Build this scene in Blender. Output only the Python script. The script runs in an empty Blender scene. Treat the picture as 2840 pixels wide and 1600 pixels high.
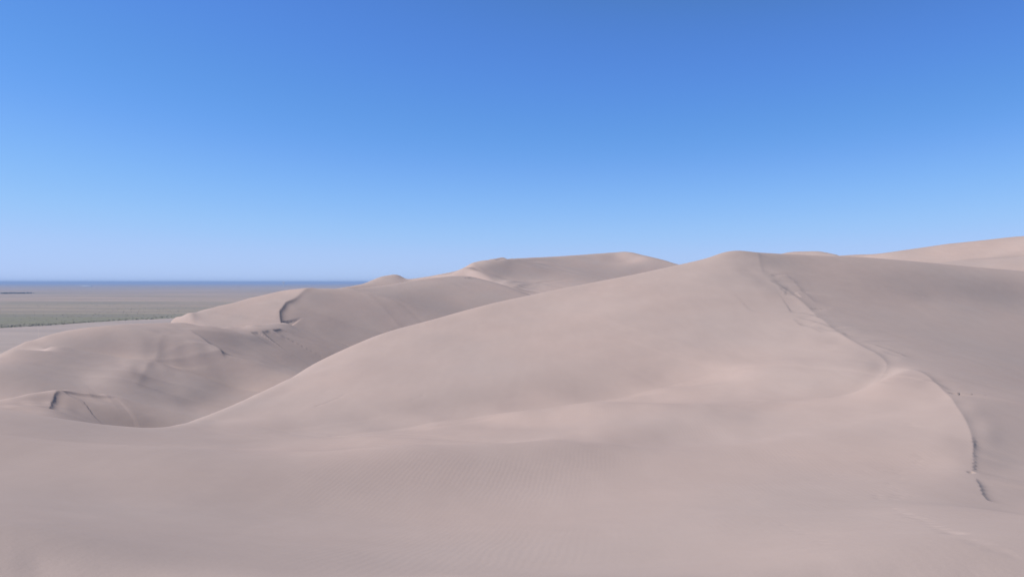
import bpy, math, random
import numpy as np
from mathutils import Vector
R=math.radians
SC=bpy.context.scene
# ------------------------------------------------------------------ camera, sky, sun, exposure
FPX=2230.0; CX=1420.0; HV=783.0          # focal length, centre column and horizon row of the 2840x1600 view
SUN_EL=math.radians(43); SUN_AZ=math.radians(-90)
SUN=np.array([math.sin(SUN_AZ)*math.cos(SUN_EL), math.cos(SUN_AZ)*math.cos(SUN_EL), math.sin(SUN_EL)])
cd=bpy.data.cameras.new('camera'); cam=bpy.data.objects.new('camera',cd); SC.collection.objects.link(cam)
cd.sensor_fit='HORIZONTAL'; cd.sensor_width=36; cd.lens=36*FPX/2840; cd.shift_y=-(800-HV)/2840
cd.clip_start=.1; cd.clip_end=400000
cam.location=(0,0,0); cam.rotation_euler=(R(90),0,0); SC.camera=cam
SC.render.resolution_x=1024; SC.render.resolution_y=576
W=bpy.data.worlds.new('World'); SC.world=W; W.use_nodes=True
nt=W.node_tree; nt.nodes.clear()
sky=nt.nodes.new('ShaderNodeTexSky'); sky.sky_type='NISHITA'; sky.sun_disc=False
sky.sun_elevation=SUN_EL; sky.sun_rotation=SUN_AZ; sky.altitude=2500; sky.air_density=1.0; sky.dust_density=0.0; sky.ozone_density=5.0
bg=nt.nodes.new('ShaderNodeBackground'); bg.inputs['Strength'].default_value=0.10
wo=nt.nodes.new('ShaderNodeOutputWorld')
# camera response: the sky colours run through one tone curve per channel (scaled to 0..1 and back)
m1=nt.nodes.new('ShaderNodeVectorMath'); m1.operation='SCALE'; m1.inputs['Scale'].default_value=.1
cv=nt.nodes.new('ShaderNodeRGBCurve'); m2=nt.nodes.new('ShaderNodeVectorMath'); m2.operation='SCALE'; m2.inputs['Scale'].default_value=10
for ch,pts in ((0,[(0,0),(.10,.084),(.15,.128),(.20,.195),(.26,.265),(.34,.34),(.48,.425),(1,.46)]),
               (1,[(0,0),(.19,.232),(.25,.305),(.32,.385),(.38,.455),(.44,.51),(.55,.575),(1,.61)]),
               (2,[(0,0),(.2,.2),(.32,.46),(.38,.66),(.43,.74),(.50,.795),(.60,.895),(.68,.935),(1,.965)])):
    c=cv.mapping.curves[ch]
    while len(c.points)<len(pts): c.points.new(.5,.5)
    for p,(x,y) in zip(c.points,pts): p.location=(x,y)
cv.mapping.use_clip=True; cv.mapping.update()
nt.links.new(sky.outputs[0],m1.inputs[0]); nt.links.new(m1.outputs[0],cv.inputs['Color']); nt.links.new(cv.outputs[0],m2.inputs[0])
nt.links.new(m2.outputs[0],bg.inputs[0]); nt.links.new(bg.outputs[0],wo.inputs[0])
sl=bpy.data.lights.new('sun','SUN'); sl.energy=4.5; sl.angle=R(.55); sl.color=(1.0,.955,.90)
so=bpy.data.objects.new('sun',sl); SC.collection.objects.link(so); so.rotation_euler=Vector(SUN).to_track_quat('Z','Y').to_euler()
SC.view_settings.view_transform='Standard'; SC.view_settings.look='None'; SC.view_settings.exposure=0; SC.view_settings.gamma=1
SC.cycles.use_denoising=True
SC.cycles.volume_bounces=0
KK=0.475; AMB=0.18
def srgb2lin(c): c=np.asarray(c)/255.; return np.where(c<=.04045,c/12.92,((c+.055)/1.055)**2.4)
def grey_to_ns(g): return np.clip(srgb2lin(g)/KK-AMB,0.05,0.995)

def bbasis(x, n):
    """uniform cubic B-spline: x in [0,1] -> index of first coef (n coefs), 4 weights, 4 derivative weights"""
    s=x*(n-3); i=np.clip(np.floor(s).astype(int),0,n-4); f=s-i
    w=np.stack([(1-f)**3/6,(3*f**3-6*f**2+4)/6,(-3*f**3+3*f**2+3*f+1)/6,f**3/6],-1)
    d=np.stack([-(1-f)**2/2,(3*f**2-4*f)/2,(-3*f**2+2*f+1)/2,f**2/2],-1)*(n-3)
    return i,w,d

def polydist(px,py,P):
    """signed distance to an open polyline (positive = left-hand side walking along it) and running parameter 0..1"""
    P=np.asarray(P,float); seg=np.diff(P,axis=0); L=np.hypot(seg[:,0],seg[:,1]); cum=np.r_[0,np.cumsum(L)]
    best=np.full(px.shape,1e18); sd=np.zeros(px.shape); par=np.zeros(px.shape); pn=np.zeros(px.shape); sw=np.zeros(px.shape)
    for k in range(len(seg)):
        dx,dy=seg[k]/L[k]; rx=px-P[k,0]; ry=py-P[k,1]
        t0=rx*dx+ry*dy; t=np.clip(t0,0,L[k]); ex=rx-t*dx; ey=ry-t*dy; d2=ex*ex+ey*ey
        side=np.where(rx*dy-ry*dx>=0,-1.0,1.0)
        m=d2<best; best=np.where(m,d2,best); sd=np.where(m,side*np.sqrt(d2),sd); pn=np.where(m,(cum[k]+t)/cum[-1],pn); w=L[k]/(d2+1e-4)**3; sw=sw+w; par=par+w*(cum[k]+t)/cum[-1]   # smooth blend where two parts of a bend are equally near
    return sd,par/sw,np.clip(np.minimum(pn,1-pn)/.08,0,1)

def smooth_poly(P,n=8):
    """Catmull-Rom through the points"""
    P=np.asarray(P,float); Q=np.vstack([2*P[0]-P[1],P,2*P[-1]-P[-2]]); out=[]
    for i in range(1,len(Q)-2):
        for k in range(n):
            t=k/n; a,b,c,d=Q[i-1],Q[i],Q[i+1],Q[i+2]
            out.append(.5*((2*b)+(-a+c)*t+(2*a-5*b+4*c-d)*t*t+(-a+3*b-3*c+d)*t**3))
    out.append(P[-1]); return np.array(out)

class Normal:
    """normal equations of a tensor B-spline, block tridiagonal storage"""
    def __init__(s,nu,nq):
        s.nu,s.nq=nu,nq; s.b=3*nq; s.nb=(nu+2)//3; s.S=np.zeros(s.nb*s.b*3*s.b); s.r=np.zeros(s.nb*s.b)
    def copy(s):
        o=Normal.__new__(Normal); o.__dict__.update(s.__dict__); o.S=s.S.copy(); o.r=s.r.copy(); return o
    def add(s,idx,w,rhs=None):
        """idx (M,k) coefficient indices, w (M,k) row entries, rhs (M,)"""
        b=s.b
        for k0 in range(0,len(idx),20000):
            i=idx[k0:k0+20000]; ww=w[k0:k0+20000]
            bi=i//b; li=i%b
            I=i[:,:,None]; J=i[:,None,:]; rel=J-(bi[:,:,None]-1)*b
            flat=(bi[:,:,None]*b+li[:,:,None])*(3*b)+rel
            s.S+=np.bincount(flat.ravel(),(ww[:,:,None]*ww[:,None,:]).ravel(),minlength=s.S.size)
            if rhs is not None: s.r+=np.bincount(i.ravel(),(ww*rhs[k0:k0+20000,None]).ravel(),minlength=s.r.size)
    def solve(s):
        b,nb=s.b,s.nb; S=s.S.reshape(nb,b,3*b); D=[S[k][:,b:2*b]+1e-9*np.eye(b) for k in range(nb)]; R=[s.r[k*b:(k+1)*b].copy() for k in range(nb)]
        for k in range(nb): 
            z=np.diag(D[k])<2e-9
            D[k][z,z]=1.
        W=[None]*nb
        for k in range(1,nb):
            L=S[k][:,:b]; X=np.linalg.solve(D[k-1],np.c_[L.T,R[k-1]]); W[k]=X[:,:b]
            D[k]=D[k]-L@X[:,:b]; R[k]=R[k]-L@X[:,b]
        x=[None]*nb; x[-1]=np.linalg.solve(D[-1],R[-1])
        for k in range(nb-2,-1,-1):
            U=S[k][:,2*b:]; x[k]=np.linalg.solve(D[k],R[k]-U@x[k+1])
        return np.concatenate(x)[:s.nu*s.nq]

def wpt(u,v,y): return ((u-CX)/FPX*y, y)

class Sheet:
    def __init__(s,name,u0,u1,nu,y0,y1,nq,creases,pts,sils,shade,wshade=1.0,wsm=(0.02,0.02),ppow=4.0,rad=60,near=0.0,reach=120.,aniso=1.8,blur=15.,nug=8.):
        s.__dict__.update(locals())
        s.t0=(u0-CX)/FPX; s.t1=(u1-CX)/FPX; s.q0=math.log(y0); s.q1=math.log(y1)
        s.cr=[]
        for c in creases:
            pl=smooth_poly([wpt(*p) for p in c['p']]); s.cr.append((pl,c))
    def crease(s,x,y):
        z=np.zeros(np.shape(x))
        for pl,c in s.cr:
            h=c['h']; m=max(c['wl'],c['wr'])*6
            m=max(c['wl'],c['wr'])*5.5
            msk=(x>pl[:,0].min()-m)&(x<pl[:,0].max()+m)&(y>pl[:,1].min()-m)&(y<pl[:,1].max()+m)
            if not msk.any(): continue
            d,p,E_=polydist(x[msk],y[msk],pl)
            if c.get('rag'):
                xs,ys=x[msk],y[msk]; r=c['rag']; L=c.get('ragl',1.0)
                d=d+r*(np.sin(xs*2.1/L+ys*5.3/L)+.6*np.sin(xs*7.7/L-ys*11.9/L+1.)+.5*np.sin(ys*23./L+xs*3./L))
            th=list(c.get('th',[0,1,1,0])); th[0]=th[-1]=0
            hh=np.interp(p,c.get('tp',[0,.15,.85,1]),th)*E_
            if c.get('step'):      # flat lip on the left, steep short drop on the right that eases out over wl
                so=.0008*y[msk]; dd=np.maximum((d+np.sqrt(d*d+so*so))/2-so/2,0); z[msk]-=h*hh*(np.exp(-dd/c['wl'])-np.exp(-dd/c['wr']))
            else:
                so=(.0012 if c['wl']<5 else .0035)*y[msk]; z[msk]+=h*hh*np.exp(-(np.sqrt(d*d+so*so)-so)/np.where(d>0,c['wr'],c['wl']))
        return z
    def hit(s,u,v):
        """where the view ray of image point (u,v) first meets this surface"""
        T=np.array([(u-CX)/FPX]); Q=np.linspace(s.q0+1e-3,s.q1-1e-3,2500); z,_,_=s.evalgrid(T,Q); Y=np.exp(Q)[None]
        V=HV-FPX*(z+s.crease(T[:,None]*Y,Y)/Y); i=np.argmax(V[0]<=v)
        if V[0].min()>v: i=int(V[0].argmin())
        return float(Y[0,i])
    def deco(s,items):
        """small features given in image coordinates, laid on the solved surface"""
        new=[]
        for c in items:
            P=[tuple(q) if len(q)==3 else (q[0],q[1],s.hit(q[0],q[1])) for q in c['p']]
            if max(max(a[2],b[2])/min(a[2],b[2]) for a,b in zip(P[:-1],P[1:]))>c.get('jump',1.13): continue
            new.append((smooth_poly([wpt(*p) for p in P]),c))
        s.cr=s.cr+new
    def rows(s,t,q):
        iu,wu,du=bbasis((t-s.t0)/(s.t1-s.t0),s.nu); iq,wq,dq=bbasis((q-s.q0)/(s.q1-s.q0),s.nq)
        return iu,wu,du/(s.t1-s.t0),iq,wq,dq/(s.q1-s.q0)
    def mat(s,t,q,kind):
        iu,wu,du,iq,wq,dq=s.rows(t,q)
        A=wu if kind!='t' else du; B=wq if kind!='q' else dq
        idx=((iu[:,None]+np.arange(4))[:,:,None]*s.nq+(iq[:,None]+np.arange(4))[:,None,:]).reshape(len(t),16)
        return idx,(A[:,:,None]*B[:,None,:]).reshape(len(t),16)
    def evalgrid(s,t,q,c=None):
        """tensor evaluation on grid t x q -> zeta, zeta_t, zeta_q"""
        C=(s.c if c is None else c).reshape(s.nu,s.nq)
        iu,wu,du=bbasis((t-s.t0)/(s.t1-s.t0),s.nu); iq,wq,dq=bbasis((q-s.q0)/(s.q1-s.q0),s.nq)
        def full(i,w,n):
            M=np.zeros((len(i),n)); r=np.arange(len(i))
            for a in range(4): M[r,i+a]+=w[:,a]
            return M
        U=full(iu,wu,s.nu);DU=full(iu,du/(s.t1-s.t0),s.nu);Q=full(iq,wq,s.nq);DQ=full(iq,dq/(s.q1-s.q0),s.nq)
        return U@C@Q.T, DU@C@Q.T, U@C@DQ.T
    def target(s,u,v):
        P=np.array(s.shade,float); sv=s.aniso; k2=s.blur**2
        if not hasattr(s,'_tw'):
            d=np.sqrt((P[:,None,0]-P[None,:,0])**2+((P[:,None,1]-P[None,:,1])*sv)**2+k2)
            n=len(P); M=np.zeros((n+1,n+1)); M[:n,:n]=-d+np.eye(n)*s.nug; M[:n,n]=1; M[n,:n]=1
            s._tw=np.linalg.solve(M,np.r_[P[:,2],0])
        out=np.zeros(u.size); U=u.ravel(); V=v.ravel()
        for k in range(0,u.size,20000):
            d=np.sqrt((U[k:k+20000,None]-P[:,0])**2+((V[k:k+20000,None]-P[:,1])*sv)**2+k2)
            out[k:k+20000]=-d@s._tw[:-1]+s._tw[-1]
        return np.clip(out.reshape(u.shape),P[:,2].min(),P[:,2].max())
    def fary(s,u):
        y=np.zeros(np.shape(u))
        for sl in s.sils:
            p=np.array(sl['p'],float); o=np.argsort(p[:,0]); p=p[o]
            y=np.maximum(y,np.interp(u,p[:,0],p[:,2],left=0 if p[0,0]>s.u0+40 else p[0,2],right=0 if p[-1,0]<s.u1-60 else p[-1,2]))
        return y
    def skyv(s,u):
        v=np.full(np.shape(u),5000.)
        for sl in s.sils:
            p=np.array(sl['p'],float); p=smooth_poly(p,6); o=np.argsort(p[:,0]); p=p[o]
            lo=-1e9 if p[0,0]<=s.u0+60 else p[0,0]; hi=1e9 if p[-1,0]>=s.u1-70 else p[-1,0]
            v=np.where((u>=lo)&(u<=hi),np.minimum(v,np.interp(u,p[:,0],p[:,1])),v)
        return np.where(v>4999,-1e4,v)
    def solve(s,iters=8,gt=110,gq=110,verbose=True):
        N=s.nu*s.nq; E=Normal(s.nu,s.nq); C=np.arange(N).reshape(s.nu,s.nq)
        def sm(cols,co,w):
            i=np.stack([c.ravel() for c in cols],1); qc=s.q0+((i[:,-1]%s.nq)-1)/(s.nq-3)*(s.q1-s.q0)
            wk=w*(1+s.near*np.clip((math.log(110)-qc)/.4,0,1)); E.add(i,np.array(co)[None]*wk[:,None])
        sm((C[:-2],C[1:-1],C[2:]),(1.,-2.,1.),s.wsm[0]); sm((C[:,:-2],C[:,1:-1],C[:,2:]),(1.,-2.,1.),s.wsm[1])
        sm((C[:-1,:-1],C[1:,:-1],C[:-1,1:],C[1:,1:]),(1.,-1.,-1.,1.),min(s.wsm))
        def addpts(u,v,y,w,kind='v',val=None):
            u,v,y,w=[np.asarray(k,float) for k in (u,v,y,w)]
            t=(u-CX)/FPX; i,M=s.mat(t,np.log(y),kind)
            if val is None: val=-(v-HV)/FPX - s.crease(t*y,y)/y
            E.add(i,M*w[:,None],val*w)
        P=np.array([p if len(p)==4 else (*p,.3) for p in s.pts],float)
        addpts(P[:,0],P[:,1],P[:,2],P[:,3])
        for c in s.creases:
            if c.get('pin',1.2)>0:
                den=smooth_poly(c['p'],4); addpts(den[:,0],den[:,1],den[:,2],np.full(len(den),c.get('pin',1.2)))
        for sl in s.sils:
            pl=np.array(sl['p'],float); n=max(8,int(abs(pl[-1,0]-pl[0,0])/12))
            # dense catmull
            den=smooth_poly(pl,max(3,n//max(1,len(pl)-1)))
            addpts(den[:,0],den[:,1],den[:,2],np.full(len(den),sl.get('w',12.)))
            for kb,slp in sl.get('beh',[(1.12,.35),(1.3,.4),(1.6,.4)]):
                y2=den[:,2]*kb; z2=-(den[:,1]-HV)/FPX*den[:,2]-slp*(y2-den[:,2]); mm=y2<math.exp(s.q1)
                addpts(den[mm,0],(HV-FPX*z2/y2)[mm],y2[mm],np.full(mm.sum(),.5))
            if sl.get('tan',True):
                y=den[:,2];u=den[:,0];t=(u-CX)/FPX
                eps=.01
                cz=(s.crease(t*y*(1-eps),y*(1-eps))/(y*(1-eps)))  # slope of crease just in front
                c0=s.crease(t*y,y)/y
                addpts(den[:,0],den[:,1],den[:,2],np.full(len(den),sl.get('wt',.15)),'q',np.zeros(len(den))) 
        s.c=E.solve()
        T=np.linspace(s.t0+1e-4,s.t1-1e-4,gt); Q=np.linspace(s.q0+1e-4,s.q1-1e-4,gq)
        TT,QQ=np.meshgrid(T,Q,indexing='ij'); Y=np.exp(QQ); X=TT*Y
        e=.02*Y/10
        cr=s.crease(X,Y); crx=(s.crease(X+e,Y)-s.crease(X-e,Y))/(2*e); cry=(s.crease(X,Y+e)-s.crease(X,Y-e))/(2*e)
        ii,Mt=s.mat(TT.ravel(),QQ.ravel(),'t'); Mv=s.mat(TT.ravel(),QQ.ravel(),'v')[1]; Mq=s.mat(TT.ravel(),QQ.ravel(),'q')[1]
        MX=Mt; MY=Mv-TT.ravel()[:,None]*Mt+Mq
        for it in range(iters):
            z,zt,zq=s.evalgrid(T,Q)
            zeta=z+cr/Y; zx=zt+crx; zy=z-TT*zt+zq+cry
            rm=np.maximum.accumulate(zeta,axis=1)
            U=TT*FPX+CX; V=HV-FPX*zeta
            vis=(zeta>=rm-1e-9)&(U>-60)&(U<2900)&(V<1680)&(Y>13.5)&(Y<=s.fary(U)*1.02)
            PS=np.array([q[:2] for q in s.shade],float); dm=np.full(U.shape,1e9)
            for a_,b_ in PS: dm=np.minimum(dm,(U-a_)**2+((V-b_)*1.6)**2)
            vis&=dm<s.reach**2
            # screen-space weight (rows spanned)
            dv=np.abs(np.gradient(V,axis=1))
            wt=np.sqrt(np.clip(dv,0,9)/6.)
            tgt=grey_to_ns(s.target(U,V))
            n0=np.sqrt(1+zx**2+zy**2)
            lam=(-SUN[0]*zx-SUN[1]*zy+SUN[2])/n0
            err=((lam-tgt)[vis]); 
            if verbose: print(s.name,it,'rms ns err',round(float(np.sqrt((err**2*wt[vis]**2).sum()/(wt[vis]**2).sum())),4))
            m=vis.ravel(); w=(wt.ravel()*s.wshade*0.02)[m]
            A=(-SUN[0]*MX[m]-SUN[1]*MY[m])*w[:,None]
            b=(tgt*n0-SUN[2]+SUN[0]*crx+SUN[1]*cry).ravel()[m]*w
            G=E.copy(); G.add(ii[m],A,b)
            sky=s.skyv(U); bad=(V<sky-.5)
            s.bad=(bad|s.bad) if it else bad
            mb=s.bad.ravel(); tv=(HV-np.maximum(V,sky+1))/FPX-cr/Y
            G.add(ii[mb],Mv[mb]*2.5,tv.ravel()[mb]*2.5); s.c=.35*s.c+.65*G.solve()
        return s

ADJ={'A': [0, 0, 0, 0, 0, 0, -5.0, -2.6, -1.8, -1.9, -3.0, -8.0, -4.7, -1.7, -1.4, -5.6, -8.0, -4.4, -2.5, -3.1, 0, -8.0, -8.0, -8.0, -8.0, -1.7, -2.8, -1.2, -4.9, -0.6, -8.0, -8.0, -8.0, 2.0, -3.7, -0.6, -1.7, 8.0, -3.3, -8.0, -8.0, -8.0, 4.0, -6.5, -3.6, 0.1, -2.3, 8.0, 1.7, -8.0, -8.0, -8.0, 4.8, 2.6, -3.2, -2.6, -0.1, -2.2, 8.0, 7.9, -8.0, -8.0, -8.0, 6.3, 3.9, -5.0, -1.7, -1.7, -0.9, -1.1, 8.0, 7.2, -6.8, -8.0, -8.0, 6.8, 5.6, -8.0, -3.3, -0.6, -1.8, 8.0, 8.0, 4.9, 2.3, -8.0, -8.0, -8.0, -1.2, 3.3, -8.0, -8.0, -3.0, -0.5, 1.9, 8.0, 2.7, -8.0, -8.0, -8.0, 0.5, 3.0, -4.2, -3.1, -1.5, 4.3, 0.6, 6.9, -8.0, -8.0, -8.0, -5.3, -8.0, -1.3, 3.5, -2.1, -1.7, -0.9, 0.1, -2.2, 0.3, -1.3, -2.9, -8.0, -5.0, 0.2, -0.5, 1.0, -2.8, 0, -5.6, -0.6, -2.1, -0.1, -2.2, -2.0, -2.1, -2.0, -2.1, -3.2, -4.8, -0.3, -0.4, -1.8, -1.1, -0.4, 0, -0.2, -1.9, -2.6, -0.2, -1.6, -0.1, 0.9, 0, -6.3, -5.1, 4.6, -8.0, -1.1], 'B': [0, -8.0, -4.9, -6.1, -4.9, -2.7, 0, -6.0, -7.0, -1.9, -7.4, -8.0, -3.6, -4.6, -2.9, -2.2, -2.7, -0.3, 2.1, -1.5, -5.4, -2.8, -2.9, -7.2, -3.2, -8.0, -8.0, 0.9, 0.8, 1.9, -7.7, -1.8, -3.0, -0.2, -2.6, -8.0, -6.3, 2.6, 0, -4.0, -0.7, 0, -4.6, -8.0, -0.5, -3.8, -0.0, -2.1, 2.0, -5.8, -3.2, -1.7, -4.4, -2.0, 0.4, -7.9, 3.1, 1.1, -4.0, 2.1, 1.6, 2.8, -1.9, -2.1, -6.6, -3.5, -3.7, -3.5, 0.7, -0.9, -0.3, -8.0, -5.7, -6.2, -8.0, -8.0, -6.7, -4.3, -3.1, -8.0, 8.0, -8.0, -8.0, -4.6, 0.7, 8.0, 0.9, 6.7, 0.9, -0.4, -3.3, -4.3, -1.6, -1.2, -7.3, -1.7, -5.6, -2.6, -2.0, -1.3, -7.2, -3.6, -2.0, -1.7, -2.5, 0.2, -1.1, 1.2, -2.4, 1.1, -3.1, -0.7, 2.9, 0.2, 6.5, -8.0, -6.0, -2.0, -1.9, 3.4, -2.7, 7.7, -7.7, -1.8, -8.0, -5.9, 1.7, -7.6, -5.5, 8.0, -8.0, 2.6, -3.8, 3.9, -8.0], 'D': [-3.9, -8.0, -8.0, -8.0, 7.9, -8.0, -8.0, 8.0, -8.0, 8.0, 8.0, 8.0, -8.0, -8.0, -4.8, -4.3, 3.0, -2.9, -3.3, -4.9, -2.4, -0.2, 2.5, -6.4, -3.3, -2.2, -3.4, -1.0, -8.0, -4.9, -2.1, 6.9, -2.7, -8.0, -8.0, -7.3], 'F': [8.0, -1.5, 4.4, 3.8, 3.1, -5.0, -6.6, -2.2, 3.8, 0, 0, -7.7, 4.7]}
# ---------------- sheet A : foreground, central slope, right bowl
silA=[(-200,1125,92),(0,1140,88),(120,1153,84),(200,1165,82),(300,1178,80),(430,1186,82),(520,1172,90),(620,1136,99),(700,1100,108),(800,1052,118),(860,1015,124),(940,975,130),(1060,925,138),(1200,886,146),(1350,845,152),(1500,812,157),(1620,788,160),(1750,763,163),(1880,735,165),(1960,716,166),(2000,702,167),(2045,695,168),(2090,699,170),(2130,702,174),(2250,708,182),(2400,714,190),(2550,726,195),(2700,740,199),(2840,752,202),(3100,775,206)]
crA=[(2050,698,166),(2068,735,160),(2090,760,155),(2130,778,149),(2190,805,140),(2235,835,131),(2280,866,122),(2330,910,109),(2380,944,98),(2450,975,87),(2560,1030,70),(2640,1085,58),(2668,1130,51),(2690,1190,45),(2697,1250,41),(2700,1290,38),(2705,1330,35),(2725,1372,32),(2790,1410,29),(2900,1445,26)]
ptsA=[(0,1600,14),(400,1600,14),(900,1600,14),(1420,1600,14),(2000,1600,14),(2500,1600,14),(2900,1600,14.5),(-250,1600,14),(3050,1600,15),(-250,1690,12.6,1),(-100,1690,12.6,1),(50,1690,12.6,1),(200,1690,12.6,1),(350,1690,12.6,1),(500,1690,12.6,1),(650,1690,12.6,1),(800,1690,12.6,1),(950,1690,12.6,1),(1100,1690,12.6,1),(1250,1690,12.6,1),(1400,1690,12.6,1),(1550,1690,12.6,1),(1700,1690,12.6,1),(1850,1690,12.6,1),(2000,1690,12.6,1),(2150,1690,12.6,1),(2300,1690,12.6,1),(2450,1690,12.6,1),(2600,1690,12.6,1),(2750,1690,12.6,1),(2900,1690,12.6,1),(3050,1690,12.6,1),(-100,1600,14,2),(100,1600,14,2),(300,1600,14,2),(500,1600,14,2),(700,1600,14,2),(900,1600,14,2),(1100,1600,14,2),(1300,1600,14,2),(1500,1600,14,2),(1700,1600,14,2),(1900,1600,14,2),(2100,1600,14,2),(2300,1600,14,2),(2500,1600,14,2),(2700,1600,14,2),(2900,1600,14,.6),
(2600,1300,35),
(200,1220,62),(700,1220,66),(1100,1195,70),(1400,1145,78),(1700,1090,88),(2000,1035,95),
(900,1100,88),(1150,1050,100),(1400,1000,112),(1700,920,126),(2000,850,140),(2200,1000,92),(2300,1100,66),(2500,1130,55),(2500,1200,46),
(2300,985,94,.6),(2350,960,98,.6),(2250,930,106,1.5),(2200,1000,90,1.5),(2400,1050,79,.4),(2250,1060,77,1.5),(2350,1020,84,.4),(2150,930,112,1.5),(2100,960,106,1.5),(2000,990,102,1.5),(1900,1030,98,1.5),(1800,1000,108,1),(1900,900,126,1),(1950,820,141,1),(1850,800,147,1),(1650,860,140,1),(600,1243,51,1.3),(600,1232,56,1.3),(600,1222,61,1.3),(600,1213,66,1.3),(600,1205,72,1.3),(600,1196,79,1.3),(800,1248,51,1.3),(800,1235,56,1.3),(800,1221,61,1.3),(800,1208,66,1.3),(800,1192,72,1.3),(800,1172,79,1.3),(1000,1255,51,1.3),(1000,1240,56,1.3),(1000,1218,61,1.3),(1000,1195,67,1.3),(1000,1178,74,1.3),(1000,1160,82,1.3),(1200,1250,51,1.3),(1200,1235,56,1.3),(1200,1212,61,1.3),(1200,1190,66,1.3),(1200,1163,73,1.3),(1200,1142,80,1.3),(1400,1246,51,1.3),(1400,1228,56,1.3),(1400,1205,61,1.3),(1400,1182,66,1.3),(1400,1160,72,1.3),(1400,1137,79,1.3),(1600,1242,51,1.3),(1600,1221,56,1.3),(1600,1197,61,1.3),(1600,1175,66,1.3),(1600,1151,72,1.3),(1600,1129,79,1.3),(1750,1240,51,1.3),(1750,1215,56,1.3),(1750,1190,61,1.3),(1750,1166,66,1.3),(1750,1142,72,1.3),(1750,1117,79,1.3),(1750,1088,87,1.3),(1900,1238,51,1.3),(1900,1208,56,1.3),(1900,1182,61,1.3),(1900,1158,66,1.3),(1900,1133,72,1.3),(1900,1106,79,1.3),(1900,1078,86,1.3),(2000,1236,51,1.3),(2000,1203,56,1.3),(2000,1176,61,1.3),(2000,1148,66,1.3),(2000,1120,72,1.3),(2000,1088,79,1.3),(2000,1060,86,1.3),(2100,1232,51,1.3),(2100,1192,56,1.3),(2100,1160,61,1.3),(2100,1135,66,1.3),(2100,1105,72,1.3),(2100,1070,79,1.3),(2100,1035,86,1.3),(2150,1135,66,1.5),(2230,1112,66,1.5),(2300,1090,68,1.5),(2380,1078,70,1.5),(2100,1150,64,1.5),(2000,1150,66,1.5),(2200,1160,58,1.5),(2300,1140,58,1.5),(2400,1120,62,1),(2600,900,132),(2800,1050,86),(2800,1250,50),(2820,1380,33),(2600,820,165),(2400,800,165),(2800,830,165),(2800,930,125),(2950,1000,105),
(-250,1537,17,.25),(-250,1476,21,.25),(-250,1415,26,.25),(-250,1352,33,.25),(-250,1296,43,.25),(-250,1246,54,.25),(-100,1537,17,.25),(-100,1476,21,.25),(-100,1415,26,.25),(-100,1352,33,.25),(-100,1296,43,.25),(-100,1246,54,.25),(50,1537,17,.25),(50,1476,21,.25),(50,1415,26,.25),(50,1352,33,.25),(50,1296,43,.25),(50,1246,54,.25),(200,1537,17,.25),(200,1476,21,.25),(200,1415,26,.25),(200,1352,33,.25),(200,1296,43,.25),(200,1246,54,.25),(350,1537,17,.25),(350,1476,21,.25),(350,1415,26,.25),(350,1352,33,.25),(350,1296,43,.25),(350,1246,54,.25),(500,1537,17,.25),(500,1476,21,.25),(500,1415,26,.25),(500,1352,33,.25),(500,1284,43,.25),(500,1234,54,.25),(650,1537,17,.25),(650,1476,21,.25),(650,1415,26,.25),(650,1352,33,.25),(650,1284,43,.25),(650,1234,54,.25),(800,1537,17,.25),(800,1476,21,.25),(800,1415,26,.25),(800,1352,33,.25),(800,1284,43,.25),(800,1234,54,.25),(950,1537,17,.25),(950,1476,21,.25),(950,1415,26,.25),(950,1352,33,.25),(950,1284,43,.25),(950,1234,54,.25),(1100,1537,17,.25),(1100,1476,21,.25),(1100,1415,26,.25),(1100,1352,33,.25),(1100,1284,43,.25),(1100,1234,54,.25),(1250,1537,17,.25),(1250,1476,21,.25),(1250,1415,26,.25),(1250,1352,33,.25),(1250,1296,43,.25),(1250,1246,54,.25),(1400,1537,17,.25),(1400,1476,21,.25),(1400,1415,26,.25),(1400,1352,33,.25),(1400,1296,43,.25),(1400,1246,54,.25),(1550,1537,17,.25),(1550,1476,21,.25),(1550,1415,26,.25),(1550,1352,33,.25),(1550,1296,43,.25),(1550,1246,54,.25),(1700,1537,17,.25),(1700,1476,21,.25),(1700,1415,26,.25),(1700,1352,33,.25),(1700,1296,43,.25),(1700,1246,54,.25),(1850,1537,17,.25),(1850,1476,21,.25),(1850,1415,26,.25),(1850,1352,33,.25),(1850,1296,43,.25),(1850,1246,54,.25),(2000,1537,17,.25),(2000,1476,21,.25),(2000,1415,26,.25),(2000,1352,33,.25),(2000,1296,43,.25),(2000,1246,54,.25),(2150,1537,17,.25),(2150,1476,21,.25),(2150,1415,26,.25),(2150,1352,33,.25),(2150,1296,43,.25),(2150,1246,54,.25),(2300,1537,17,.25),(2300,1476,21,.25),(2300,1415,26,.25),(2300,1352,33,.25),(2300,1296,43,.25),(2300,1246,54,.25),(2450,1537,17,.25),(2450,1476,21,.25),(2450,1415,26,.25),(2450,1352,33,.25),(2450,1296,43,.25),(2450,1246,54,.25),(2600,1537,17,.25),(2600,1476,21,.25),(2750,1537,17,.25),(2750,1476,21,.25),(2900,1537,17,.25),(2900,1476,21,.25),(3050,1537,17,.25),(3050,1476,21,.25),
(420,1193,72,2),(320,1187,70,2),(520,1181,80,2),(200,1172,72,2),
# behind
(1400,1200,260,1),(1000,1250,260,1),(600,1300,260,1),(0,1300,260,1),(2045,1050,260,1),(1700,1100,260,1),(2400,950,260,1),(2840,950,260,1),
(-200,1200,150,1),(300,1330,150,1),(600,1260,150,1)]
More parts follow.
